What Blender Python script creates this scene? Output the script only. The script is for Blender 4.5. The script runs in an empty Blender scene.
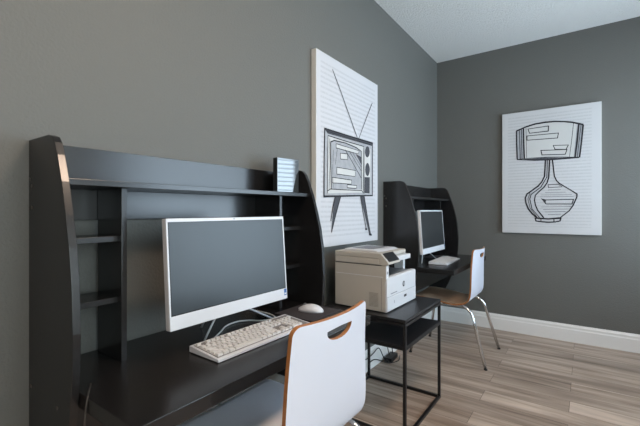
# a small computer room: two wall desks, a printer table and two canvas prints
TV_F=[('mid',[(0.084,0.705),(0.694,0.709),(0.693,0.328),(0.076,0.302)]),('paper',[(0.118,0.669),(0.561,0.666),(0.554,0.345),(0.112,0.321)]),('mid',[(0.147,0.635),(0.186,0.65),(0.315,0.654),(0.456,0.644),(0.529,0.627),(0.532,0.365),(0.153,0.35)]),('dark',[(0.084,0.704),(0.694,0.706),(0.688,0.687),(0.115,0.681)]),('paper',[(0.572,0.66),(0.665,0.662),(0.662,0.338),(0.568,0.338)]),('dark',[(0.653,0.641),(0.65,0.627),(0.644,0.614),(0.634,0.604),(0.623,0.598),(0.61,0.596),(0.599,0.599),(0.589,0.607),(0.583,0.618),(0.581,0.631),(0.583,0.645),(0.589,0.658),(0.599,0.668),(0.61,0.674),(0.623,0.676),(0.634,0.673),(0.644,0.665),(0.65,0.654),(0.653,0.641)]),('dark',[(0.653,0.514),(0.651,0.497),(0.644,0.483),(0.635,0.471),(0.624,0.465),(0.612,0.464),(0.601,0.469),(0.592,0.478),(0.586,0.492),(0.584,0.507),(0.586,0.524),(0.592,0.538),(0.601,0.549),(0.612,0.556),(0.624,0.557),(0.635,0.553),(0.644,0.543),(0.651,0.53),(0.653,0.514)]),('dark',[(0.577,0.454),(0.654,0.458),(0.651,0.341),(0.574,0.342)]),('dark',[(0.45,0.6),(0.528,0.589),(0.531,0.534)]),('paper',[(0.208,0.633),(0.497,0.627),(0.483,0.604),(0.208,0.607)]),('paper',[(0.258,0.581),(0.343,0.586),(0.343,0.549),(0.258,0.544)]),('paper',[(0.216,0.488),(0.45,0.488),(0.44,0.447),(0.214,0.446)]),('paper',[(0.164,0.422),(0.397,0.42),(0.393,0.393),(0.164,0.388)]),('paper',[(0.34,0.387),(0.463,0.388),(0.456,0.368),(0.34,0.367)]),('paper',[(0.115,0.339),(0.142,0.349),(0.532,0.358),(0.539,0.341)]),('dark',[(0.191,0.305),(0.261,0.308),(0.153,0.088)]),('dark',[(0.515,0.316),(0.575,0.318),(0.662,0.051),(0.642,0.052)])]
TV_S=[(5,[(0.167,1.081),(0.255,0.979),(0.365,0.844),(0.477,0.705)]),(4.5,[(0.688,0.998),(0.597,0.868),(0.49,0.707)]),(8,[(0.084,0.705),(0.352,0.706),(0.694,0.709),(0.693,0.514),(0.693,0.328),(0.352,0.314),(0.076,0.302),(0.078,0.518),(0.084,0.705)]),(4,[(0.118,0.669),(0.315,0.666),(0.561,0.666),(0.558,0.502),(0.554,0.341)]),(4,[(0.118,0.669),(0.116,0.492),(0.112,0.321)]),(3,[(0.136,0.654),(0.14,0.494),(0.129,0.349)]),(5,[(0.153,0.35),(0.149,0.495),(0.147,0.635),(0.186,0.65),(0.315,0.654),(0.456,0.644),(0.529,0.627),(0.531,0.499),(0.532,0.365)]),(4,[(0.112,0.336),(0.142,0.349),(0.315,0.352),(0.532,0.358),(0.554,0.341)]),(4,[(0.568,0.656),(0.568,0.503),(0.568,0.335)]),(3,[(0.208,0.633),(0.497,0.627),(0.483,0.604),(0.208,0.607),(0.208,0.633)]),(3,[(0.258,0.581),(0.343,0.586),(0.343,0.549),(0.258,0.544),(0.258,0.581)]),(3,[(0.216,0.488),(0.45,0.488),(0.44,0.447),(0.214,0.446),(0.216,0.488)]),(3,[(0.164,0.422),(0.397,0.42),(0.393,0.393),(0.164,0.388),(0.164,0.422)]),(3,[(0.34,0.387),(0.463,0.388),(0.456,0.368),(0.34,0.367),(0.34,0.387)]),(4,[(0.315,0.609),(0.403,0.541),(0.525,0.444)]),(2.5,[(0.365,0.609),(0.456,0.54),(0.525,0.492)]),(2.5,[(0.403,0.607),(0.525,0.519)]),(2,[(0.175,0.59),(0.169,0.467),(0.175,0.357)]),(2,[(0.22,0.602),(0.197,0.5)]),(7,[(0.261,0.308),(0.208,0.204),(0.155,0.085)]),(6,[(0.195,0.306),(0.169,0.234),(0.148,0.155)]),(7,[(0.568,0.317),(0.612,0.181),(0.662,0.051)]),(5,[(0.515,0.316),(0.554,0.202),(0.6,0.089)]),(9,[(0.583,0.09),(0.612,0.086)]),(10,[(0.639,0.05),(0.68,0.044)]),(3,[(0.099,0.693),(0.315,0.693),(0.657,0.692)])]
LP_F=[('paper',[(0.122,0.966),(0.276,1.011),(0.433,1.013),(0.56,0.988),(0.641,0.958),(0.614,0.674),(0.41,0.671),(0.276,0.677),(0.13,0.694)]),('pale',[(0.357,0.626),(0.352,0.524),(0.302,0.437),(0.211,0.366),(0.199,0.329),(0.222,0.228),(0.291,0.144),(0.346,0.145),(0.296,0.216),(0.274,0.307),(0.279,0.352),(0.346,0.422),(0.384,0.509),(0.39,0.669),(0.359,0.672)]),('dark',[(0.128,0.692),(0.236,0.695),(0.356,0.696),(0.471,0.685),(0.612,0.678),(0.508,0.667),(0.41,0.668),(0.276,0.674)]),('mid',[(0.124,0.965),(0.182,0.985),(0.189,0.699),(0.13,0.696)]),('mid',[(0.596,0.97),(0.64,0.957),(0.614,0.678),(0.571,0.681)]),('dark',[(0.326,0.32),(0.363,0.307),(0.36,0.271)])]
LP_S=[(11,[(0.122,0.964),(0.195,0.992),(0.276,1.011),(0.356,1.016),(0.433,1.013),(0.501,1.002),(0.56,0.988),(0.641,0.957)]),(8,[(0.123,0.966),(0.125,0.833),(0.13,0.694)]),(9,[(0.182,0.985),(0.184,0.845),(0.189,0.699)]),(5,[(0.149,0.972),(0.155,0.698)]),(4,[(0.165,0.979),(0.17,0.696)]),(9,[(0.64,0.957),(0.628,0.807),(0.614,0.674)]),(10,[(0.609,0.966),(0.596,0.811),(0.582,0.681)]),(4,[(0.625,0.962),(0.598,0.679)]),(3,[(0.571,0.979),(0.556,0.815),(0.541,0.684)]),(3,[(0.203,0.984),(0.208,0.703)]),(8,[(0.128,0.694),(0.276,0.676),(0.41,0.67),(0.612,0.675)]),(4,[(0.132,0.696),(0.252,0.699),(0.356,0.699),(0.486,0.689),(0.61,0.676)]),(5,[(0.219,0.972),(0.383,0.979),(0.381,0.933),(0.232,0.931),(0.219,0.972)]),(5,[(0.211,0.908),(0.459,0.906),(0.452,0.862),(0.211,0.868),(0.211,0.908)]),(5,[(0.42,0.798),(0.533,0.791),(0.516,0.753),(0.433,0.761),(0.42,0.798)]),(5,[(0.324,0.762),(0.523,0.752),(0.51,0.711),(0.332,0.72),(0.324,0.762)]),(9,[(0.359,0.672),(0.357,0.626),(0.352,0.524),(0.332,0.477),(0.302,0.437),(0.252,0.397),(0.211,0.366),(0.197,0.329),(0.203,0.282),(0.222,0.228),(0.252,0.184),(0.291,0.144)]),(8,[(0.391,0.669),(0.39,0.624),(0.384,0.509),(0.371,0.462),(0.346,0.422),(0.308,0.386),(0.279,0.352),(0.272,0.307),(0.28,0.262),(0.296,0.216),(0.346,0.145)]),(5,[(0.374,0.671),(0.37,0.516),(0.324,0.427),(0.244,0.36),(0.234,0.319),(0.252,0.226),(0.312,0.147)]),(4,[(0.236,0.375),(0.219,0.319),(0.236,0.235),(0.292,0.152)]),(7,[(0.413,0.668),(0.418,0.622),(0.428,0.52),(0.444,0.481),(0.465,0.455),(0.53,0.406),(0.596,0.356),(0.595,0.329),(0.585,0.302),(0.567,0.255),(0.539,0.209),(0.471,0.146)]),(8,[(0.279,0.14),(0.284,0.115),(0.332,0.108),(0.379,0.105),(0.433,0.108),(0.471,0.118),(0.477,0.142),(0.379,0.134),(0.279,0.14)]),(5,[(0.288,0.146),(0.379,0.138),(0.469,0.148)]),(5,[(0.324,0.134),(0.324,0.111)]),(5,[(0.425,0.138),(0.425,0.112)]),(4,[(0.379,0.445),(0.459,0.446),(0.486,0.423),(0.383,0.419),(0.379,0.445)]),(5,[(0.328,0.32),(0.363,0.307),(0.571,0.31),(0.56,0.269),(0.363,0.271),(0.328,0.32)]),(2,[(0.379,0.398),(0.477,0.398)]),(2,[(0.356,0.376),(0.513,0.375)]),(2,[(0.324,0.354),(0.56,0.351)]),(2,[(0.316,0.336),(0.571,0.334)]),(2,[(0.324,0.244),(0.56,0.246)]),(2,[(0.34,0.221),(0.536,0.224)]),(2,[(0.356,0.198),(0.513,0.202)]),(2,[(0.379,0.175),(0.477,0.179)])]
DAY, FILL_DAY, FILL_LAMP, FILL_LAMP2, SKY, EXPO = 98, 52, 40, 48, .3, .43
import bpy, bmesh, math, random
from mathutils import Vector, Matrix
from mathutils.geometry import tessellate_polygon
random.seed(7)
S = bpy.context.scene
COL = S.collection
PI = math.pi

# ------------------------------------------------------------------ materials
def srgb(r, g, b):
    f = lambda c: (c/255/12.92) if c/255 <= .04045 else ((c/255+.055)/1.055)**2.4
    return (f(r), f(g), f(b), 1)

def mat(name, col, rough=.5, metal=0, spec=.5, bump=None, vary=None, coat=0):
    """bump=(scale, strength, distance); vary=(scale, amount) gives slight natural tone variation"""
    m = bpy.data.materials.new(name); m.use_nodes = True
    nt = m.node_tree; b = nt.nodes['Principled BSDF']
    b.inputs['Base Color'].default_value = col
    b.inputs['Roughness'].default_value = rough
    b.inputs['Metallic'].default_value = metal
    b.inputs['Specular IOR Level'].default_value = spec
    b.inputs['Coat Weight'].default_value = coat
    tc = nt.nodes.new('ShaderNodeTexCoord')
    if bump:
        n = nt.nodes.new('ShaderNodeTexNoise'); n.inputs['Scale'].default_value = bump[0]; n.inputs['Detail'].default_value = 4
        nt.links.new(tc.outputs['Object'], n.inputs['Vector'])
        bp = nt.nodes.new('ShaderNodeBump'); bp.inputs['Strength'].default_value = bump[1]; bp.inputs['Distance'].default_value = bump[2]
        nt.links.new(n.outputs['Fac'], bp.inputs['Height']); nt.links.new(bp.outputs['Normal'], b.inputs['Normal'])
    if vary:
        n = nt.nodes.new('ShaderNodeTexNoise'); n.inputs['Scale'].default_value = vary[0]; n.inputs['Detail'].default_value = 3
        nt.links.new(tc.outputs['Object'], n.inputs['Vector'])
        mx = nt.nodes.new('ShaderNodeMix'); mx.data_type = 'RGBA'
        a = vary[1]
        mx.inputs[6].default_value = tuple(c*(1-a) for c in col[:3])+(1,)
        mx.inputs[7].default_value = tuple(min(1, c*(1+a)) for c in col[:3])+(1,)
        nt.links.new(n.outputs['Fac'], mx.inputs[0]); nt.links.new(mx.outputs[2], b.inputs['Base Color'])
    return m

def wood_mat(name, c1, c2, scale, rough, axis='X', spec=.5):
    m = mat(name, c1, rough, spec=spec); nt = m.node_tree; b = nt.nodes['Principled BSDF']
    tc = nt.nodes.new('ShaderNodeTexCoord'); mp = nt.nodes.new('ShaderNodeMapping')
    mp.inputs['Scale'].default_value = {'X': (scale*.05, scale, scale), 'Y': (scale, scale*.05, scale), 'Z': (scale, scale, scale*.05)}[axis]
    n = nt.nodes.new('ShaderNodeTexNoise'); n.inputs['Scale'].default_value = 1; n.inputs['Detail'].default_value = 5
    mx = nt.nodes.new('ShaderNodeMix'); mx.data_type = 'RGBA'; mx.inputs[6].default_value = c1; mx.inputs[7].default_value = c2
    nt.links.new(tc.outputs['Object'], mp.inputs[0]); nt.links.new(mp.outputs[0], n.inputs['Vector'])
    nt.links.new(n.outputs['Fac'], mx.inputs[0]); nt.links.new(mx.outputs[2], b.inputs['Base Color'])
    return m

def floor_mat():
    m = mat('vinyl_plank', srgb(150, 132, 116), .42); nt = m.node_tree; b = nt.nodes['Principled BSDF']; L = nt.links
    tc = nt.nodes.new('ShaderNodeTexCoord')
    br = nt.nodes.new('ShaderNodeTexBrick')
    br.inputs['Scale'].default_value = 1; br.inputs['Brick Width'].default_value = 1.22; br.inputs['Row Height'].default_value = .152
    br.inputs['Mortar Size'].default_value = .0012; br.inputs['Mortar Smooth'].default_value = .2; br.offset = .37; br.offset_frequency = 2
    br.inputs['Color1'].default_value = (0, 0, 0, 1); br.inputs['Color2'].default_value = (1, 1, 1, 1); br.inputs['Mortar'].default_value = (.5, .5, .5, 1)
    L.new(tc.outputs['Object'], br.inputs['Vector'])
    # grain stretched along the plank, shifted from plank to plank
    mp = nt.nodes.new('ShaderNodeMapping'); mp.inputs['Scale'].default_value = (1.1, 15, 1)
    ad = nt.nodes.new('ShaderNodeVectorMath'); ad.operation = 'ADD'
    sc = nt.nodes.new('ShaderNodeVectorMath'); sc.operation = 'SCALE'; sc.inputs[3].default_value = 9
    L.new(br.outputs['Color'], sc.inputs[0]); L.new(tc.outputs['Object'], ad.inputs[0]); L.new(sc.outputs[0], ad.inputs[1])
    L.new(ad.outputs[0], mp.inputs[0])
    n = nt.nodes.new('ShaderNodeTexNoise'); n.inputs['Scale'].default_value = 1; n.inputs['Detail'].default_value = 6; n.inputs['Roughness'].default_value = .6
    n.inputs['Distortion'].default_value = .6
    L.new(mp.outputs[0], n.inputs['Vector'])
    r = nt.nodes.new('ShaderNodeValToRGB'); e = r.color_ramp.elements
    e[0].position = .3; e[0].color = srgb(*FLOOR[0]); e[1].position = .72; e[1].color = srgb(*FLOOR[1])
    L.new(n.outputs['Fac'], r.inputs[0])
    mx = nt.nodes.new('ShaderNodeMix'); mx.data_type = 'RGBA'; mx.blend_type = 'MULTIPLY'; mx.inputs[0].default_value = 1
    r2 = nt.nodes.new('ShaderNodeValToRGB'); e = r2.color_ramp.elements
    e[0].color = (.78, .77, .76, 1); e[1].color = (1.0, .99, .98, 1)
    L.new(br.outputs['Color'], r2.inputs[0]); L.new(r.outputs[0], mx.inputs[6]); L.new(r2.outputs[0], mx.inputs[7])
    mj = nt.nodes.new('ShaderNodeMix'); mj.data_type = 'RGBA'; mj.inputs[7].default_value = srgb(80, 68, 58)
    L.new(br.outputs['Fac'], mj.inputs[0]); L.new(mx.outputs[2], mj.inputs[6]); L.new(mj.outputs[2], b.inputs['Base Color'])
    bp = nt.nodes.new('ShaderNodeBump'); bp.inputs['Strength'].default_value = .12; bp.inputs['Distance'].default_value = .002
    L.new(n.outputs['Fac'], bp.inputs['Height']); L.new(bp.outputs['Normal'], b.inputs['Normal'])
    return m

def page_mat(name, col, margin, rows, fade):
    """printed page: rows of pale grey text on canvas; object coords: X along the width, Z up"""
    m = mat(name, col, .75, spec=.2); nt = m.node_tree; b = nt.nodes['Principled BSDF']; L = nt.links
    tc = nt.nodes.new('ShaderNodeTexCoord'); sp = nt.nodes.new('ShaderNodeSeparateXYZ'); L.new(tc.outputs['Object'], sp.inputs[0])
    def mth(op, a, bb=None):
        q = nt.nodes.new('ShaderNodeMath'); q.operation = op
        for i, v in enumerate((a, bb)):
            if v is None: continue
            if isinstance(v, (int, float)): q.inputs[i].default_value = v
            else: L.new(v, q.inputs[i])
        return q.outputs[0]
    row = mth('FRACT', mth('MULTIPLY', sp.outputs['Z'], rows))
    band = mth('LESS_THAN', row, .42)
    mp = nt.nodes.new('ShaderNodeMapping'); mp.inputs['Scale'].default_value = (160, 1, rows*1.0); L.new(tc.outputs['Object'], mp.inputs[0])
    n = nt.nodes.new('ShaderNodeTexNoise'); n.inputs['Scale'].default_value = 1; n.inputs['Detail'].default_value = 2; L.new(mp.outputs[0], n.inputs['Vector'])
    word = mth('GREATER_THAN', n.outputs['Fac'], .42)
    x0, x1, z0, z1 = margin
    inn = mth('MULTIPLY', mth('MULTIPLY', mth('GREATER_THAN', sp.outputs['X'], x0), mth('LESS_THAN', sp.outputs['X'], x1)),
              mth('MULTIPLY', mth('GREATER_THAN', sp.outputs['Z'], z0), mth('LESS_THAN', sp.outputs['Z'], z1)))
    f = mth('MULTIPLY', mth('MULTIPLY', band, word), mth('MULTIPLY', inn, fade))
    mx = nt.nodes.new('ShaderNodeMix'); mx.data_type = 'RGBA'; mx.inputs[6].default_value = col; mx.inputs[7].default_value = srgb(120, 122, 126)
    L.new(f, mx.inputs[0]); L.new(mx.outputs[2], b.inputs['Base Color'])
    return m

FLOOR = ((124, 104, 89), (214, 195, 178))
M = dict(
    wall=mat('grey_wall_paint', srgb(100, 100, 96), .55, spec=.35, bump=(110, .4, .006)),
    ceil=mat('textured_ceiling', srgb(236, 234, 230), .9, spec=.1, bump=(90, .9, .02)),
    floor=floor_mat(),
    trim=mat('white_trim_paint', srgb(226, 225, 222), .35),
    desk=wood_mat('black_brown_laminate', srgb(24, 23, 24), srgb(31, 30, 30), 30, .27, 'Y', .65),
    white=mat('white_plastic', srgb(205, 207, 212), .35),
    key=mat('white_keycap', srgb(208, 206, 204), .45),
    key_bed=mat('grey_key_bed', srgb(120, 119, 118), .6),
    silver=mat('silver_plastic', srgb(206, 207, 210), .38),
    screen=mat('dark_screen_glass', srgb(16, 23, 26), .40, spec=.75),
    bezel=mat('black_bezel', srgb(12, 12, 13), .3),
    chrome=mat('brushed_chrome', (.72, .72, .72, 1), .16, metal=1),
    lam_white=mat('white_laminate', srgb(206, 208, 218), .38, vary=(3, .015)),
    lam_grey=mat('pale_seat_laminate', srgb(236, 236, 242), .33, vary=(3, .02)),
    lam_wood=wood_mat('light_wood_laminate', srgb(228, 200, 174), srgb(214, 184, 156), 40, .3, 'X'),
    ply=wood_mat('plywood_edge', srgb(176, 118, 66), srgb(140, 88, 46), 80, .45, 'X'),
    steel=mat('black_steel', srgb(20, 20, 22), .4, bump=(300, .05, .001)),
    shelf=wood_mat('black_board', srgb(26, 26, 28), srgb(36, 36, 38), 30, .38, 'X'),
    p_white=mat('printer_white', srgb(202, 203, 206), .42),
    p_shaded=mat('printer_white_shaded', srgb(178, 172, 163), .5),  # same white plastic as the front, with the side's shade put into the colour
    p_vent=mat('printer_vent', srgb(140, 134, 126), .6),
    p_dark=mat('printer_dark', srgb(38, 39, 42), .35),
    p_grey=mat('printer_grey', srgb(104, 106, 110), .4),
    pad=mat('grey_mouse_pad_cloth', srgb(62, 58, 60), .8, spec=.2, bump=(900, .2, .0006)),
    cable=mat('white_cable', srgb(218, 218, 218), .4),
    black=mat('black_rubber', srgb(18, 18, 18), .5),
    gloss=mat('glossy_black', srgb(8, 8, 10), .06, spec=.9, coat=1),
    blue=mat('blue_sticker', srgb(46, 96, 160), .4),
    hole=mat('screw_cap', srgb(90, 86, 82), .4, metal=.6),
    ink_dark=mat('black_ink', srgb(44, 44, 48), .7, spec=.2),
    ink_soft=mat('dark_hatching', srgb(74, 75, 80), .75, spec=.2, vary=(60, .4)),
    ink_mid=mat('grey_ink_wash', srgb(160, 161, 164), .75, spec=.2, vary=(24, .28)),
    ink_pale=mat('pale_ink_wash', srgb(186, 186, 188), .75, spec=.2, vary=(30, .08)),
    paper=mat('page_white', srgb(196, 195, 192), .75, spec=.2),
    canvas=mat('canvas_edge', srgb(208, 205, 200), .75, spec=.2),
    tv_page=page_mat('book_page_print', srgb(192, 192, 195), (.045, .735, .05, 1.11), 34, .20),
    lamp_page=page_mat('script_page_print', srgb(196, 195, 195), (.05, .70, .06, 1.10), 36, .17),
    blind=mat('white_blind_slats', srgb(236, 236, 236), .5),
    txt=mat('grey_print', srgb(130, 132, 136), .5),
    red=mat('small_tag_white', srgb(225, 222, 216), .5),
)

# ------------------------------------------------------------------ mesh helpers
class MB:
    def __init__(s): s.bm = bmesh.new()
    def box(s, x0, x1, y0, y1, z0, z1, bev=0, seg=2):
        r = bmesh.ops.create_cube(s.bm, size=1)
        vs = r['verts']
        for v in vs:
            v.co = Vector((x0+(v.co.x+.5)*(x1-x0), y0+(v.co.y+.5)*(y1-y0), z0+(v.co.z+.5)*(z1-z0)))
        if bev:
            es = list({e for v in vs for e in v.link_edges})
            bmesh.ops.bevel(s.bm, geom=es, offset=bev, segments=seg, profile=.5, affect='EDGES')
        return s
    def prism(s, pts, a0, a1, axis='Y', bev=0):
        """polygon in the two other axes, extruded along axis"""
        f = {'Y': lambda p, a: (p[0], a, p[1]), 'X': lambda p, a: (a, p[0], p[1]), 'Z': lambda p, a: (p[0], p[1], a)}[axis]
        A = [s.bm.verts.new(f(p, a0)) for p in pts]; B = [s.bm.verts.new(f(p, a1)) for p in pts]
        fs = [s.bm.faces.new(A), s.bm.faces.new(B[::-1])]
        n = len(pts)
        for i in range(n): fs.append(s.bm.faces.new((A[i], B[i], B[(i+1) % n], A[(i+1) % n])))
        bmesh.ops.recalc_face_normals(s.bm, faces=fs)
        if bev:
            es = list({e for g in fs[:2] for e in g.edges})
            bmesh.ops.bevel(s.bm, geom=es, offset=bev, segments=2, profile=.5, affect='EDGES')
        return s
    def tube(s, pts, r, n=12, caps=True, smooth=True):
        pts = [Vector(p) for p in pts]
        rings = []; up = None
        for i, p in enumerate(pts):
            t = (pts[min(i+1, len(pts)-1)]-pts[max(i-1, 0)]).normalized()
            if up is None:
                up = Vector((0, 0, 1)) if abs(t.z) < .9 else Vector((1, 0, 0))
            a = t.cross(up).normalized(); b = a.cross(t).normalized(); up = b
            rings.append([s.bm.verts.new(p+r*(math.cos(2*PI*k/n)*a+math.sin(2*PI*k/n)*b)) for k in range(n)])
        for i in range(len(rings)-1):
            for k in range(n):
                f = s.bm.faces.new((rings[i][k], rings[i][(k+1) % n], rings[i+1][(k+1) % n], rings[i+1][k])); f.smooth = smooth
        if caps:
            s.bm.faces.new(rings[0][::-1]); s.bm.faces.new(rings[-1])
        return s
    def disc(s, c, axis, r, h, n=16):
        """short cylinder from c along axis by h"""
        c = Vector(c); ax = Vector(axis).normalized(); q = ax.to_track_quat('Z', 'Y')
        A = [s.bm.verts.new(c+q @ Vector((r*math.cos(2*PI*k/n), r*math.sin(2*PI*k/n), 0))) for k in range(n)]
        B = [s.bm.verts.new(v.co+ax*h) for v in A]
        fs = [s.bm.faces.new(A[::-1]), s.bm.faces.new(B)]
        for k in range(n): fs.append(s.bm.faces.new((A[k], A[(k+1) % n], B[(k+1) % n], B[k])))
        bmesh.ops.recalc_face_normals(s.bm, faces=fs)
        return s
    def build(s, name, m, parent=None, loc=None, smooth=False):
        me = bpy.data.meshes.new(name)
        bmesh.ops.recalc_face_normals(s.bm, faces=s.bm.faces[:])
        s.bm.to_mesh(me); s.bm.free()
        for mm in (m if isinstance(m, (list, tuple)) else [m]): me.materials.append(mm)
        if smooth:
            for p in me.polygons: p.use_smooth = True
        o = bpy.data.objects.new(name, me); COL.objects.link(o)
        if parent: o.parent = parent
        if loc: o.location = loc
        return o

def round_path(pts, rad, n=6):
    """polyline with rounded corners"""
    P = [Vector(p) for p in pts]; out = [P[0]]
    for i in range(1, len(P)-1):
        a, b, c = P[i-1], P[i], P[i+1]
        d = min(rad, (a-b).length*.49, (c-b).length*.49)
        p0 = b+(a-b).normalized()*d; p1 = b+(c-b).normalized()*d
        for k in range(n+1):
            t = k/n; out.append(p0*(1-t)**2+b*2*t*(1-t)+p1*t*t)
    out.append(P[-1]); return out

def smooth_path(pts, n=8):
    P = [Vector(p) for p in pts]; P = [2*P[0]-P[1]]+P+[2*P[-1]-P[-2]]; out = []
    for i in range(1, len(P)-2):
        for k in range(n):
            t = k/n; a, b, c, d = P[i-1:i+3]
            out.append(.5*((2*b)+(c-a)*t+(2*a-5*b+4*c-d)*t*t+(3*b-a-3*c+d)*t**3))
    out.append(P[-2]); return out

def thing(name, label, cat, loc=(0, 0, 0), rz=0, group=None):
    o = bpy.data.objects.new(name, None); COL.objects.link(o)
    o.location = loc; o.rotation_euler = (0, 0, rz); o.empty_display_size = .05
    return tag(o, label, cat, group)
def tag(o, label, cat, group=None):
    o['label'] = label; o['category'] = cat
    if group: o['group'] = group
    return o
def struct(o): o['kind'] = 'structure'; return o
def copy_tree(o, parent=None, skip=()):
    c = o.copy(); COL.objects.link(c)
    if parent: c.parent = parent
    for ch in list(o.children):
        if ch.name.split('.')[0] not in skip: copy_tree(ch, c, skip)
    return c

# ------------------------------------------------------------------ the room
XR, YB, YF, H, T = 2.5, -2.4, 3.997, 2.75, .12
struct(MB().box(-T, XR+T, YB-T, YF+T, -.1, 0).build('floor', M['floor']))
struct(MB().box(-T, XR+T, YB-T, YF+T, H, H+.1).build('ceiling', M['ceil']))
struct(MB().box(-T, 0, YB-T, YF+T, 0, H).build('wall_left', M['wall']))
struct(MB().box(0, XR, YF, YF+T, 0, H).build('wall_far', M['wall']))
struct(MB().box(0, XR, YB-T, YB, 0, H).build('wall_back', M['wall']))
WY0, WY1, WZ0, WZ1 = 1.85, 3.9, .55, 2.2
VY0, VY1 = -.85, 1.2
w = MB()
for a, b in ((YB-T, VY0), (VY1, WY0), (WY1, YF+T)): w.box(XR, XR+T, a, b, 0, H)
for a, b in ((VY0, VY1), (WY0, WY1)): w.box(XR, XR+T, a, b, 0, WZ0).box(XR, XR+T, a, b, WZ1, H)
struct(w.build('wall_right', M['wall']))
def window(name, y0, y1):
    f = MB(); ym = (y0+y1)/2
    for (a, b, c, d) in ((y0, y0+.05, WZ0, WZ1), (y1-.05, y1, WZ0, WZ1), (y0+.05, y1-.05, WZ0, WZ0+.05), (y0+.05, y1-.05, WZ1-.05, WZ1), (ym-.03, ym+.03, WZ0+.05, WZ1-.05)):
        f.box(XR+.05, XR+.09, a, b, c, d)
    win = struct(f.build(name, M['trim']))
    f = MB(); nsl = 30; q = .005
    for i in range(nsl):
        z = WZ0+.08+i*(WZ1-WZ0-.14)/(nsl-1)
        f.prism([(XR+.010, z+q), (XR+.040, z-q), (XR+.040, z-q+.002), (XR+.010, z+q+.002)], y0+.01, y1-.01)
    struct(f.build('window_blind', M['blind'], win))
window('window_1', WY0, WY1); window('fill_window', VY0, VY1)  # the second window is an added, unseen opening for fill light

def baseboard(name, pts_fn, a0, a1):
    prof = [(0, 0), (.016, 0), (.016, .105), (.012, .115), (.012, .132), (.007, .142), (.004, .15), (0, .15)]
    return struct(pts_fn(prof, a0, a1).build(name, M['trim']))
baseboard('baseboard_far', lambda p, a, b: MB().prism([(YF-d, z) for d, z in p], a, b, 'X'), .016, XR)
baseboard('baseboard_left', lambda p, a, b: MB().prism([(d, z) for d, z in p], a, b, 'Y'), YB, YF)
baseboard('baseboard_right', lambda p, a, b: MB().prism([(XR-d, z) for d, z in p], a, b, 'Y'), YB, YF-.016)

# ------------------------------------------------------------------ desks
PW, PT = 1.073, .019
PROF = [(0, .32), (.12, .32), (.146, .33), (.163, .36), (.195, .42), (.238, .53), (.272, .65), (.287, .76), (.291, .86), (.284, .98), (.27, 1.07),
        (.25, 1.15), (.225, 1.235), (.198, 1.305), (.182, 1.338), (.165, 1.355), (.14, 1.362), (0, 1.362)]
def desk(label):
    d = thing('floating_desk', label, 'desk', (0, 0, 0), 0, 'wall desks')
    for y in (0, PW-PT):
        p = MB().prism(PROF, y, y+PT, bev=.0015).build('side_panel', M['desk'], d)
        ys, hgt = (y-.0012, -1) if y == 0 else (y+PT+.0012, 1)
        for (x, z) in ((.012, 1.25), (.025, 1.30-.07), (.025, 1.17), (.02, .665), (.20, .658)):
            MB().disc((x, ys if hgt < 0 else y+PT-.001, z), (0, 1, 0), .0052, .0022, 12).build('screw', M['hole'], p)
    i0, i1 = PT, PW-PT
    MB().box(.002, .018, i0, i1, 1.246, 1.358, .001).build('top_rail', M['desk'], d)
    MB().box(.002, .018, i0, i1, 1.132, 1.228, .001).build('back_rail', M['desk'], d)
    MB().box(.002, .205, i0, i1, 1.2285, 1.2455, .0012).build('top_shelf', M['desk'], d)
    for y in (.176, PW-.176-.016):
        MB().box(.02, .172, y, y+.016, .7105, 1.228, .001).build('divider', M['desk'], d)
    for z in (1.068, .885):
        MB().box(.02, .15, i0, .176, z, z+.017, .001).build('cubby_shelf', M['desk'], d)
        MB().box(.02, .15, PW-.176, i1, z, z+.017, .001).build('cubby_shelf', M['desk'], d)
    MB().box(.002, .541, i0+.001, i1-.001, .672, .710, .0025).build('desktop', M['desk'], d)
    MB().box(.19, .206, i0+.001, i1-.001, .492, .6715, .001).build('apron', M['desk'], d)
    return d
DY1, DY2, DZ2 = .387, 2.683, .029
desk1 = desk('near black floating desk on the left wall, big monitor and keyboard on it')
desk1.location = (0, DY1, 0)
desk2 = copy_tree(desk1); desk2.location = (0, DY2, DZ2)
desk2['label'] = 'far black floating desk behind the printer, close to the room corner'
MB().box(.0181, .0188, .085, .12, 1.318, 1.330).build('paper_tag', M['red'], desk2)['label'] = 'tiny white paper tag'

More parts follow.
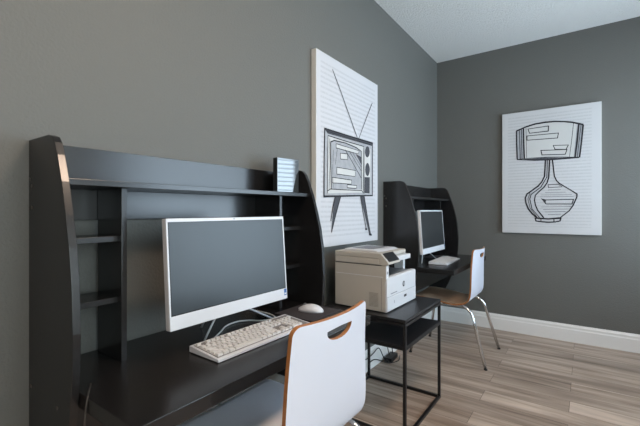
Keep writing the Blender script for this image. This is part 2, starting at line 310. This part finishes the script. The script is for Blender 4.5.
# ------------------------------------------------------------------ all-in-one computers
def aio(label, loc, tilt, rz=0):
    t = thing('all_in_one_computer', label, 'computer', loc, rz, 'all-in-one computers')
    R = Matrix.Rotation(tilt, 4, 'Y')
    def rot(o): o.matrix_local = Matrix.Translation((0, 0, .095)) @ R; return o
    W2, hh = .2635, .333
    rot(MB().box(-.022, -.001, -W2, W2, 0, hh, .003).build('casing', M['silver'], t))
    fr = MB()
    fr.box(-.001, .001, -W2, -W2+.0055, .042, hh, .0004, 1).box(-.001, .001, W2-.0055, W2, .042, hh, .0004, 1).box(-.001, .001, -W2, W2, hh-.0105, hh, .0004, 1)
    rot(fr.build('screen_frame', M['white'], t))
    ch = rot(MB().box(-.001, .0015, -W2, W2, 0, .042, .001, 1).build('chin', M['white'], t))
    bz = MB().box(-.001, .0002, -W2+.0055, W2-.0055, .042, hh-.0105)
    rot(bz.build('bezel', M['bezel'], t))
    rot(MB().box(0, .0006, -W2+.009, W2-.009, .046, hh-.0135).build('screen', M['screen'], t))
    st = MB().box(.0016, .0019, W2-.0185, W2-.004, .014, .040).build('sticker', M['blue'], ch); st['label'] = 'small blue maker sticker'
    MB().box(.0019, .0020, W2-.0165, W2-.006, .018, .024).build('sticker_print', M['white'], st)
    rot(MB().disc((.001, 0, hh-.005), (1, 0, 0), .0022, .0006).build('webcam', M['bezel'], t))
    MB().box(-.055, -.022, -.06, .06, .15, .24, .004).build('stand_bracket', M['silver'], t)
    pts = [(-.075, -.085, .005), (-.105, .028, .125), (-.062, .245, .005)]
    MB().tube(round_path(pts, .03), .0036).build('stand_legs', M['silver'], t)
    MB().tube(round_path([(-.10, .02, .135), (-.17, .01, .08), (-.205, .0, .005)], .03), .0036).build('stand_rear_foot', M['silver'], t)
    return t
mon1 = aio('large white-framed computer screen in front, standing on the near desk', (.305, .900, .710), math.radians(-4))
mon2 = copy_tree(mon1); mon2.location = (.315, 2.965, .739)
mon2['label'] = 'computer screen on the far desk, beyond the printer and near the room corner'

# ------------------------------------------------------------------ keyboards
KL, KD = .452, .143
def key_rects():
    """(y0, y1, x0, x1) in keyboard space: y along the length, x from the back edge (0) to the front (KD)"""
    out = []; u = .0189; x = .012
    def row(x, widths, y=.010):
        for wd in widths:
            if wd > 0: out.append((y+.0012, y+wd*u-.0012, x+.0012, x+u*(.82 if x < .02 else 1)-.0012))
            y += abs(wd)*u
    row(.012, [1, -.9, 1, 1, 1, 1, -.45, 1, 1, 1, 1, -.45, 1, 1, 1, 1, -.2, 1, 1, 1])
    row(.034, [1]*13+[2, -.2, 1, 1, 1, -.2, 1, 1, 1, 1])
    row(.034+u, [1.5]+[1]*12+[1.5, -.2, 1, 1, 1, -.2, 1, 1, 1])
    row(.034+2*u, [1.75]+[1]*11+[2.25, -3.4, 1, 1, 1])
    row(.034+3*u, [2.25]+[1]*10+[2.75, -1.2, 1, -1.2, 1, 1, 1])
    row(.034+4*u, [1.25, 1.25, 1.25, 6.25, 1.25, 1.25, 1.25, 1.25, -.2, 1, 1, 1, -.2, 2, 1])
    return out
def kz(x): return .0222-.012*x/KD
def kb_body(mb):
    return mb.prism([(0, .003), (KD, .002), (KD, .0085), (KD-.002, .0105), (.002, .0225), (0, .021)], 0, KL, bev=.0012)
def keycap(mb, y0, y1, x0, x1):
    zt = .0075; vs = []
    for (dx, zz) in ((0, -.002), (.0022, zt)):
        for (x, y) in ((x0+dx, y0+dx), (x1-dx*.6, y0+dx), (x1-dx*.6, y1-dx), (x0+dx, y1-dx)):
            vs.append(mb.bm.verts.new((x, y, kz(x)+zz)))
    b, t = vs[:4], vs[4:]
    fs = [mb.bm.faces.new(t)]
    for i in range(4): fs.append(mb.bm.faces.new((b[i], b[(i+1) % 4], t[(i+1) % 4], t[i])))
    return mb
kb = thing('keyboard', 'white full-size keyboard on the near desk before the big monitor', 'keyboard', (.272, .725, .710), math.radians(-1.0), 'white keyboards')
kb_body(MB()).build('keyboard_body', M['white'], kb)
MB().prism([(.010, kz(.010)-.001), (.131, kz(.131)-.001), (.131, kz(.131)+.0009), (.010, kz(.010)+.0009)], .008, KL-.008).build('key_bed', M['key_bed'], kb)
rects = key_rects()
rects.sort(key=lambda r: -(r[1]-r[0]))
for i, r in enumerate(rects[:100]): keycap(MB(), *r).build('key', M['key'], kb)
if len(rects) > 100:
    mb = MB()
    for r in rects[100:]: keycap(mb, *r)
    o = mb.build('small_keys', M['key'], kb); o['kind'] = 'stuff'
for y in (.03, KL-.03): MB().box(.01, .03, y-.015, y+.015, 0, .006).build('foot', M['black'], kb)
kb2 = thing('keyboard', 'white keyboard lying on the far desk by the corner', 'keyboard', (.29, 2.895, .739), math.radians(3), 'white keyboards')
kb_body(MB()).build('keyboard_body', M['white'], kb2)
mb = MB()
for r in rects: keycap(mb, *r)
o = mb.build('keys', M['key'], kb2); o['kind'] = 'stuff'
for y in (.03, KL-.03): MB().box(.01, .03, y-.015, y+.015, 0, .006).build('foot', M['black'], kb2)

# keyboard cable with its slack loop behind the keyboard
cab = MB().tube(smooth_path([(.274, .815, .7225), (.24, .85, .716), (.20, .91, .7145), (.162, .97, .7145), (.155, 1.03, .7145), (.18, 1.07, .7145), (.225, 1.10, .7145), (.24, 1.16, .7145), (.17, 1.19, .7145), (.03, 1.19, .7145)]), .0032).build('keyboard_cable', M['cable'])
tag(cab, 'looped white cable behind the near keyboard under the big monitor', 'cable')

# mouse pads and mouse
pd = MB().prism([(.19, 1.215), (.395, 1.215), (.395, 1.435), (.19, 1.435)], .7103, .7133, 'Z', .0008).build('mouse_pad', M['pad'])
tag(pd, 'dark grey cloth mouse pad under the white mouse on the near desk', 'mouse pad')
pd = MB().prism([(.10, 3.29), (.255, 3.29), (.255, 3.5), (.10, 3.5)], .7393, .7423, 'Z', .0008).build('mouse_pad', M['pad'])
tag(pd, 'small dark grey mat on the far desk beside the keyboard', 'mouse pad')

def mouse_shell(mb, L, W, Hh):
    n, k = 20, 12; rings = []
    for i in range(n+1):
        t = i/n; x = -L/2+L*t
        wd = W/2*(max(0, 1-abs(2*t-1)**2.6))**.5*(1-.12*(1-t)); hh = Hh*(math.sin(PI*min(1, (.06+.94*t)))**.65)*(.72+.28*t)
        ring = []
        for j in range(k+1):
            a = PI*j/k
            ring.append(mb.bm.verts.new((x, wd*math.cos(a), hh*max(0, math.sin(a))**.75)))
        rings.append(ring)
    for i in range(n):
        for j in range(k):
            try: mb.bm.faces.new((rings[i][j], rings[i][j+1], rings[i+1][j+1], rings[i+1][j])).smooth = True
            except ValueError: pass
        mb.bm.faces.new((rings[i][0], rings[i+1][0], rings[i+1][k], rings[i][k]))
    bmesh.ops.remove_doubles(mb.bm, verts=mb.bm.verts[:], dist=1e-5)
    return mb
ms = thing('computer_mouse', 'white computer mouse on the grey mouse pad', 'mouse', (.298, 1.335, .7134), math.radians(16))
mouse_shell(MB(), .120, .066, .037).build('mouse_body', M['white'], ms)
MB().disc((-.028, -.003, .026), (0, 1, 0), .008, .006, 16).build('scroll_wheel', M['p_grey'], ms)

# small glossy black device on the top shelf
dv = thing('small_display', 'small glossy black display on top of the near desk hutch', 'display', (.124, 1.372, 1.2457), math.radians(-10))
MB().box(-.02, .010, -.067, .067, .004, .166, .002).build('display_casing', M['black'], dv)
MB().box(.010, .0125, -.066, .066, .005, .165, .0008).build('glossy_front', M['gloss'], dv)
MB().box(-.03, .02, -.045, .045, 0, .004, .001).build('foot', M['black'], dv)

# charger wire hanging over the desk's left end
o = MB().tube(smooth_path([(.25, .445, .7125), (.29, .424, .713), (.318, .4095, .712), (.322, .4035, .69), (.318, .401, .64), (.30, .40, .56), (.26, .41, .44), (.15, .42, .30), (.05, .44, .12), (.04, .45, .006)]), .0018).build('thin_wire', M['hole'])
tag(o, 'thin grey wire hanging down beside the near desk left panel', 'wire')
o = MB().tube([(.006, 1.067, .36), (.006, 1.067, .16), (.022, 1.067, .15), (.022, 1.067, .01)], .004).build('electric_cable', M['black'])
tag(o, 'short black power cord on the wall below the near desk', 'cord')

# ------------------------------------------------------------------ chairs
PATH = [(-.272, .452), (-.24, .466), (-.15, .466), (-.04, .454), (.06, .441), (.12, .445), (.165, .461), (.196, .495), (.209, .55), (.217, .63), (.227, .74), (.242, .862)]
def chair_shell(seat_mat, hole=True):
    P = smooth_path([(x, 0, z) for x, z in PATH], 8)
    acc = [0]
    for i in range(1, len(P)): acc.append(acc[-1]+(P[i]-P[i-1]).length)
    TL = acc[-1]
    def at(s):
        s = min(max(s, 0), TL)
        for i in range(1, len(acc)):
            if s <= acc[i]+1e-9:
                f = (s-acc[i-1])/(acc[i]-acc[i-1]); return P[i-1].lerp(P[i], f), (P[i]-P[i-1]).normalized()
        return P[-1], (P[-1]-P[-2]).normalized()
    def halfw(s):
        q = s/TL
        if q < .6: return .215
        return .215-.024*(q-.6)/.4
    def corner(s0, sgn):
        pass
    out = []
    rc = .045; rt = .026
    N = 44
    # right side from the front to the top, rounded corners, then back down the left
    side = []
    for i in range(N+1):
        s = TL*i/N; side.append((s, halfw(s)))
    def clipr(s, t):
        for base, d, r in ((0, 1, rc), (TL, -1, rt)):
            q = (s-base)*d
            if q < r:
                m = r-q; t = t-r+math.sqrt(max(0, r*r-m*m))
        return t
    dense = sorted(set(round(q, 6) for q in [TL*i/N for i in range(N+1)]+[rc*(1-math.cos(PI/2*k/8)) for k in range(9)]+[TL-rt*(1-math.cos(PI/2*k/8)) for k in range(9)]))
    right = [(s, clipr(s, halfw(s))) for s in dense]
    front = [(0, right[0][1]*(1-2*k/10)) for k in range(1, 10)]
    outline = right+[(TL, right[-1][1]*(1-2*k/14)) for k in range(1, 14)]+[(s, -t) for s, t in right[::-1]]+[(0, -t) for _, t in front]
    loops = [[Vector((s, t, 0)) for s, t in outline]]
    if hole:
        sc = TL-.036
        hp = []
        for k in range(17):
            a = PI*k/16; hp.append((sc-.034*math.sin(a)**.8, .066*math.cos(a)))
        for k in range(1, 8): hp.append((sc+.004*math.sin(PI*k/8), -.066+.132*k/8))
        loops.append([Vector((s, t, 0)) for s, t in hp[::-1]])
    bm = bmesh.new()
    vs = [bm.verts.new(v) for lp in loops for v in lp]
    for tri in tessellate_polygon(loops):
        try: bm.faces.new([vs[k] for k in tri])
        except ValueError: pass
    for i in range(1, 60):
        bmesh.ops.bisect_plane(bm, geom=bm.verts[:]+bm.edges[:]+bm.faces[:], plane_co=(TL*i/60, 0, 0), plane_no=(1, 0, 0), dist=1e-6)
    for k in range(-7, 8):
        bmesh.ops.bisect_plane(bm, geom=bm.verts[:]+bm.edges[:]+bm.faces[:], plane_co=(0, k*.026, 0), plane_no=(0, 1, 0), dist=1e-6)
    bmesh.ops.remove_doubles(bm, verts=bm.verts[:], dist=1e-6)
    bmesh.ops.dissolve_degenerate(bm, edges=bm.edges[:], dist=1e-5)
    for f in bm.faces:
        f.normal_update()
        if f.normal.z < 0: f.normal_flip()
    front = bm.verts[:]; back = {}; faces = bm.faces[:]
    bound = [(e.verts[0], e.verts[1]) for e in bm.edges if len(e.link_faces) == 1]
    for v in front:
        s, t = v.co.x, v.co.y
        p, tg = at(s)
        n = Vector((-tg.z, 0, tg.x))     # towards the sitter
        q = max(0, (s/TL-.55)/.45); curve = .026*q*(t/.19)**2
        z_dish = -.006*(1-(t/.21)**2)*max(0, 1-s/TL/.5)
        c = Vector((p.x, t, p.z))+n*(curve+z_dish)
        back[v] = bm.verts.new(c-n*.012); v.co = c
    for f in faces:
        f.smooth = True; f.material_index = 1
        g = bm.faces.new([back[v] for v in f.verts][::-1]); g.smooth = True; g.material_index = 0
    for a, b in bound:
        try: bm.faces.new((a, b, back[b], back[a])).material_index = 2
        except ValueError: pass
    for e in bm.edges:
        if len({f.material_index for f in e.link_faces}) > 1: e.smooth = False
    bmesh.ops.recalc_face_normals(bm, faces=bm.faces[:])
    me = bpy.data.meshes.new('seat_shell'); bm.to_mesh(me); bm.free()
    for m in (M['lam_white'], seat_mat, M['ply']): me.materials.append(m)
    o = bpy.data.objects.new('seat_shell', me); COL.objects.link(o)
    return o
def chair(label, loc, seat_mat, rz=0):
    c = thing('side_chair', label, 'chair', loc, rz, 'bent plywood chairs')
    chair_shell(seat_mat).parent = c
    for s in (-1, 1):
        # one leg tube per corner; the rails under the seat are separate pieces
        y = s*.196
        MB().tube(round_path([(.0, y, .4305), (.205, s*.206, .4305), (.325, s*.255, .006)], .085, 9), .0115).build('leg', M['chrome'], c)
        MB().tube(round_path([(.0, y, .4305), (-.185, s*.203, .4305), (-.255, s*.235, .006)], .06, 9), .0115).build('leg', M['chrome'], c)
    for x in (-.1, .09): MB().tube([(x, -.198, .4305), (x, .198, .4305)], .009).build('cross_bar', M['chrome'], c)
    for (x, y) in ((.3255, .2555), (-.2555, .2355)):
        for s in (-1, 1): MB().disc((x, s*y, 0), (0, 0, 1), .0125, .008, 14).build('foot_cap', M['black'], c)
    return c
CH1 = chair('white-backed chair with wood edge in the foreground at the near desk', (.470, .917, 0), M['lam_grey'])
CH2 = chair('chair with light wood seat at the far desk by the corner', (.380, 3.172, 0), M['lam_wood'])

# ------------------------------------------------------------------ printer table
TX0, TX1, TY0, TY1, TZ = .06, .565, 1.768, 2.326, .612
tb = thing('side_table', 'black metal-framed side table with lower shelf carrying the printer', 'table', (TX0, TY0, 0))
TW, TD = TX1-TX0, TY1-TY0
MB().box(.001, TW-.001, .001, TD-.001, TZ-.016, TZ, .002).build('tabletop', M['shelf'], tb)
MB().box(.003, TW-.003, .003, TD-.003, .462, .478, .002).build('shelf', M['shelf'], tb)
q = .0155
for x in (0, TW-q):
    for y in (0, TD-q): MB().box(x, x+q, y, y+q, 0, TZ-.0165, .001, 1).build('leg', M['steel'], tb)
def ring(name, z):
    r = MB().box(q, TW-q, 0, q, z, z+q).box(q, TW-q, TD-q, TD, z, z+q).box(0, q, q, TD-q, z, z+q).box(TW-q, TW, q, TD-q, z, z+q)
    return r.build(name, M['steel'], tb)
ring('foot_frame', .001); ring('shelf_frame', .458); ring('top_frame', TZ-.0345)

# ------------------------------------------------------------------ printer
pr = thing('laser_printer', 'white multifunction laser printer standing on the black side table', 'printer', (.107, 1.826, TZ+.0005))
PD, PY = .318, .415
zb = .185
body = MB().prism([(0, .008), (PD, .004), (PD, zb-.006), (PD-.006, zb), (PD-.16, zb-.012), (PD-.2, .252), (0, .252)], 0, PY, bev=.003).build('printer_body', M['p_shaded'], pr)
# white front cover wraps the front
fc = MB().prism([(PD+.0005, .003), (PD+.010, .006), (PD+.010, zb-.004), (PD+.004, zb+.002), (PD-.02, zb+.002), (PD-.02, zb-.008), (PD+.0005, zb-.008)], .002, PY-.002, bev=.0015).build('front_cover', M['p_white'], pr)
MB().box(PD+.0102, PD+.0106, .002, PY-.002, .083, .0845).build('drawer_seam', M['p_grey'], pr)
dr = MB().box(PD+.0103, PD+.013, .006, PY-.006, .008, .080, .0015).build('paper_drawer', M['p_white'], pr)
MB().box(PD+.013, PD+.0136, .225, .262, .048, .062, .0003, 1).build('drawer_grip', M['p_dark'], dr)
MB().box(PD+.013, PD+.0134, .088, .094, .040, .056, .0002, 1).build('drawer_label', M['txt'], dr)
MB().box(PD+.0101, PD+.0106, .05, .135, .094, .099, .0001, 1).build('model_print', M['txt'], fc)
# round maker mark with slanted letters
bg = MB().disc((PD+.010, .228, .125), (1, 0, 0), .0165, .0008, 28).build('maker_mark', M['p_dark'], fc)
cu = bpy.data.curves.new('maker_letters', 'FONT'); cu.body = 'hp'; cu.size = .026; cu.shear = .28; cu.align_x = 'CENTER'; cu.align_y = 'CENTER'; cu.extrude = .0002
tmp = bpy.data.objects.new('tmp', cu); COL.objects.link(tmp); bpy.context.view_layer.update()
me = bpy.data.meshes.new_from_object(tmp.evaluated_get(bpy.context.evaluated_depsgraph_get())); bpy.data.objects.remove(tmp)
me.materials.clear(); me.materials.append(M['p_white'])
lt = bpy.data.objects.new('maker_letters', me); COL.objects.link(lt); lt.parent = bg
lt.rotation_euler = (PI/2, 0, PI/2); lt.location = (PD+.0112, .228, .127)
# output bay: dark floor, posts left and right
MB().box(PD-.150, PD-.028, .03, PY-.03, zb-.010, zb+.0015, .001).build('output_tray', M['p_grey'], pr)
MB().box(PD-.19, PD-.165, .03, PY-.03, zb, .25).build('output_back', M['p_dark'], pr)
MB().box(.0005, PD+.004, -.0004, .028, zb-.018, .2525, .0015).build('side_post', M['p_shaded'], pr)
pp = MB().box(PD+.004, PD+.0085, 0, .028, zb+.0025, .250, .001).build('front_post', M['p_white'], pr)
MB().box(PD+.0085, PD+.0092, .010, .018, .208, .222).build('usb_slot', M['p_dark'], pp)
MB().box(PD-.12, PD-.06, PY-.028, PY, zb-.004, .2525, .002).build('side_post', M['p_white'], pr)
# scanner base and lid
MB().box(0, PD-.035, 0, PY-.04, .2545, .290, .004).build('scanner_base', M['p_shaded'], pr)
MB().box(PD-.06, PD-.005, .16, PY-.045, .259, .287, .003).build('scanner_front', M['p_white'], pr)
MB().prism([(0, .291), (PD-.03, .291), (PD-.022, .300), (PD-.022, .314), (PD-.03, .318), (0, .318)], 0, PY-.08, bev=.003).build('scanner_lid', M['p_shaded'], pr)
fd = MB().prism([(.02, .318), (PD-.06, .318), (PD-.085, .327), (.04, .329)], .05, PY-.10, bev=.002).build('document_feeder', M['p_white'], pr)
MB().box(.06, PD-.12, .10, PY-.14, .3285, .3302, .0005, 1).build('feeder_tray', M['p_grey'], fd)
# slanted control panel on the front left corner
cp = MB().prism([(PD-.034, .2545), (PD+.004, .2545), (PD+.020, .262), (PD+.018, .270), (PD-.028, .318), (PD-.034, .318)], .001, .155, bev=.002).build('control_panel', M['p_shaded'], pr)
d = Vector((PD-.028-(PD+.018), 0, .318-.270)).normalized(); nn = Vector((d.z, 0, -d.x))
def slab(t0, t1, y0, y1, h0, h1):
    b0 = Vector((PD+.018, 0, .270)); mb = MB()
    vs = []
    for h in (h0, h1):
        for (tt, y) in ((t0, y0), (t1, y0), (t1, y1), (t0, y1)):
            p = b0+d*tt+nn*h; vs.append(mb.bm.verts.new((p.x, y, p.z)))
    for f in ((0, 1, 2, 3), (7, 6, 5, 4), (0, 4, 5, 1), (1, 5, 6, 2), (2, 6, 7, 3), (3, 7, 4, 0)): mb.bm.faces.new([vs[i] for i in f])
    return mb
sc_ = slab(.004, .062, .018, .150, .0005, .003).build('touch_screen', M['bezel'], cp); sc_['label'] = 'black touch screen'
MB().disc(Vector((PD+.018, .010, .270))+d*.02+nn*.0004, nn, .005, .0015).build('power_button', M['p_white'], cp)
# seams, vent and foot on the side facing the camera
MB().box(.004, PD-.02, -.0008, .0005, .2515, .2545).build('side_seam', M['p_dark'], pr)
MB().box(.004, PD-.01, -.0016, .0005, .190, .1935, .0004, 1).build('side_ridge', M['p_white'], pr)
MB().box(PD-.022, PD-.0205, -.0008, .0005, .01, .185).build('side_seam', M['p_grey'], pr)
vt = MB()
for i in range(12): vt.box(PD-.095, PD-.04, -.0009, .0004, .028+i*.0065, .0305+i*.0065)
vt.build('side_vent', M['p_vent'], pr)
MB().box(.12, .17, -.0008, .0006, .004, .014).build('side_recess', M['p_dark'], pr)

# ------------------------------------------------------------------ canvases
SHADE = dict(mid='ink_mid', dark='ink_soft', paper='paper', pale='ink_pale')
def ribbon(bm, pts, w, y):
    P = [Vector((a, b)) for a, b in pts]
    closed = (P[0]-P[-1]).length < 1e-6 and len(P) > 3
    n = len(P); L, R = [], []
    for i in range(n):
        a = P[i-1] if i else (P[-2] if closed else P[0]); b = P[i]; c = P[i+1] if i < n-1 else (P[1] if closed else P[-1])
        d1 = (b-a).normalized() if (b-a).length > 1e-9 else (c-b).normalized(); d2 = (c-b).normalized() if (c-b).length > 1e-9 else d1
        t = d1+d2
        t = t.normalized() if t.length > 1e-6 else d1
        nn = Vector((-t.y, t.x)); k = min(1.6, 1/max(.3, abs(nn.dot(Vector((-d1.y, d1.x))))))
        ww = w/2*k*random.uniform(.85, 1.15)
        L.append(bm.verts.new((b.x+nn.x*ww, y, b.y+nn.y*ww))); R.append(bm.verts.new((b.x-nn.x*ww, y, b.y-nn.y*ww)))
    for i in range(n-1): bm.faces.new((L[i], L[i+1], R[i+1], R[i]))
def canvas_art(root_name, label, W, Hh, D, page, fills, strokes, drawing, hatch=None):
    """built in its own frame: X along the width seen from the front, -Y towards the viewer, Z up"""
    c = thing(root_name, label, 'wall art', group='canvas prints')
    MB().box(0, W, -D+.001, -.001, 0, Hh, .002).build('stretched_canvas', M['canvas'], c)
    pg = MB(); pg.prism([(.002, .002), (W-.002, .002), (W-.002, Hh-.002), (.002, Hh-.002)], -D+.0008, -D+.0012)
    pg.build('printed_page', M[page], c)
    y = -D
    bm = bmesh.new(); mats = ['ink_dark', 'ink_mid', 'paper', 'ink_pale', 'ink_soft']
    for i, (sh, pts) in enumerate(fills):
        if pts[0] == pts[-1]: pts = pts[:-1]
        yy = y-.00008*i
        vs = [bm.verts.new((a, yy, b)) for a, b in pts]
        for tri in tessellate_polygon([[Vector((a, b, 0)) for a, b in pts]]):
            f = bm.faces.new([vs[k] for k in tri]); f.material_index = mats.index(SHADE[sh])
    y2 = y-.00008*len(fills)-.0002
    for j, (wd, pts) in enumerate(strokes): ribbon(bm, pts, wd*.00135, y2-.00003*j)
    for f in bm.faces:
        f.normal_update()
        if f.normal.y > 0: f.normal_flip()
    me = bpy.data.meshes.new(drawing); bm.to_mesh(me); bm.free()
    for m in mats: me.materials.append(M[m])
    o = bpy.data.objects.new(drawing, me); COL.objects.link(o); o.parent = c
    return c
tv = canvas_art('canvas_print', 'white canvas with a black ink drawing of an old television, on the left wall', .78, 1.154, .037, 'tv_page', TV_F, TV_S, 'ink_drawing')
tv.location = (0, 1.735, .944); tv.rotation_euler = (0, 0, PI/2)
lp = canvas_art('canvas_print', 'white canvas with a black ink drawing of a table lamp, on the far wall', .768, 1.139, .035, 'lamp_page', LP_F, LP_S, 'ink_drawing')
lp.location = (.643, YF, .953)

# ------------------------------------------------------------------ cords and adapter under the printer table
ps = thing('power_adapter', 'black power adapter on the floor below the far desk, seen under the printer table', 'adapter', (.06, 2.70, 0), math.radians(6))
MB().box(-.03, .03, -.075, .075, 0, .034, .004).build('adapter_body', M['black'], ps)
MB().box(-.012, .012, -.10, -.075, .008, .024, .002).build('plug', M['black'], ps)
def cord(pts, label, r=.0035):
    o = MB().tube(smooth_path(pts), r, 8).build('electric_cable', M['black']); return tag(o, label, 'cord')
cord([(.008, 2.10, .42), (.012, 2.14, .22), (.022, 2.22, .145), (.03, 2.34, .108), (.03, 2.45, .115), (.032, 2.54, .13), (.05, 2.58, .06), (.06, 2.597, .018)], 'black power cord sagging along the baseboard behind the side table')
cord([(.055, 2.25, .006), (.05, 2.33, .02), (.03, 2.40, .062), (.034, 2.47, .068), (.05, 2.54, .04), (.085, 2.62, .006), (.12, 2.70, .005), (.09, 2.80, .005)], 'black power cord curling up from the floor behind the side table')
cord([(.03, 2.655, .62), (.03, 2.66, .30), (.045, 2.67, .10), (.055, 2.68, .0375)], 'black cord dropping straight down onto the power adapter')
cord([(.03, 2.735, .62), (.03, 2.74, .30), (.05, 2.735, .10), (.06, 2.73, .0375)], 'second black cord hanging to the adapter, on its corner side')

# ------------------------------------------------------------------ light
def area(name, loc, rot, sx, sy, power, col):
    l = bpy.data.lights.new(name, 'AREA'); l.shape = 'RECTANGLE'; l.size = sx; l.size_y = sy; l.energy = power; l.color = col
    o = bpy.data.objects.new(name, l); COL.objects.link(o); o.location = loc; o.rotation_euler = rot; return o
area('window_area_light', (XR+.20, (WY0+WY1)/2, (WZ0+WZ1)/2+.1), (0, PI/2, 0), 1.9, 2.3, DAY, (.66, .84, 1.0))
area('window_area_light', (XR+.20, (VY0+VY1)/2, (WZ0+WZ1)/2+.1), (0, PI/2, 0), 1.9, 2.3, FILL_DAY, (.84, .98, 1.0))  # fill light behind the added second window
# unseen ceiling lamps added for fill: one over the room, one behind the camera
def ceiling_fill_lamp(label, x, y, strength, col):
    cl = thing('ceiling_fill_lamp', label, 'lamp', (x, y, H), group='added fill lamps')
    MB().disc((0, 0, -.05), (0, 0, 1), .20, .05, 40).build('fill_lamp_base', M['trim'], cl)
    em = mat('fill_lamp_diffuser', (.85, .85, .82, 1), .5); b = em.node_tree.nodes['Principled BSDF']
    b.inputs['Emission Color'].default_value = col; b.inputs['Emission Strength'].default_value = strength
    MB().disc((0, 0, -.085), (0, 0, 1), .19, .035, 40).build('fill_lamp_diffuser', em, cl)
ceiling_fill_lamp('added round ceiling fill lamp behind the camera', 1.35, -.9, FILL_LAMP, (1, .74, .58, 1))
ceiling_fill_lamp('added round ceiling fill lamp over the middle of the room, above the picture', 1.6, 1.1, FILL_LAMP2, (1, .76, .58, 1))

W = bpy.data.worlds.new('sky'); S.world = W; W.use_nodes = True
W.node_tree.nodes['Background'].inputs[0].default_value = (.62, .78, 1, 1); W.node_tree.nodes['Background'].inputs[1].default_value = SKY

# ------------------------------------------------------------------ camera
cd = bpy.data.cameras.new('camera'); co = bpy.data.objects.new('camera', cd); COL.objects.link(co)
cd.sensor_width = 36; cd.sensor_fit = 'HORIZONTAL'; cd.lens = 36*373/640; cd.shift_y = -2/640; cd.clip_start = .02
co.location = (1.296, 0, 1.16); co.rotation_euler = (PI/2, 0, math.atan2(265, 373))
S.camera = co
S.view_settings.view_transform = 'Standard'; S.view_settings.look = 'None'; S.view_settings.gamma = 1; S.view_settings.use_curve_mapping = False
S.view_settings.exposure = EXPO
S.cycles.use_denoising = True
S.cycles.max_bounces = 10; S.cycles.diffuse_bounces = 6
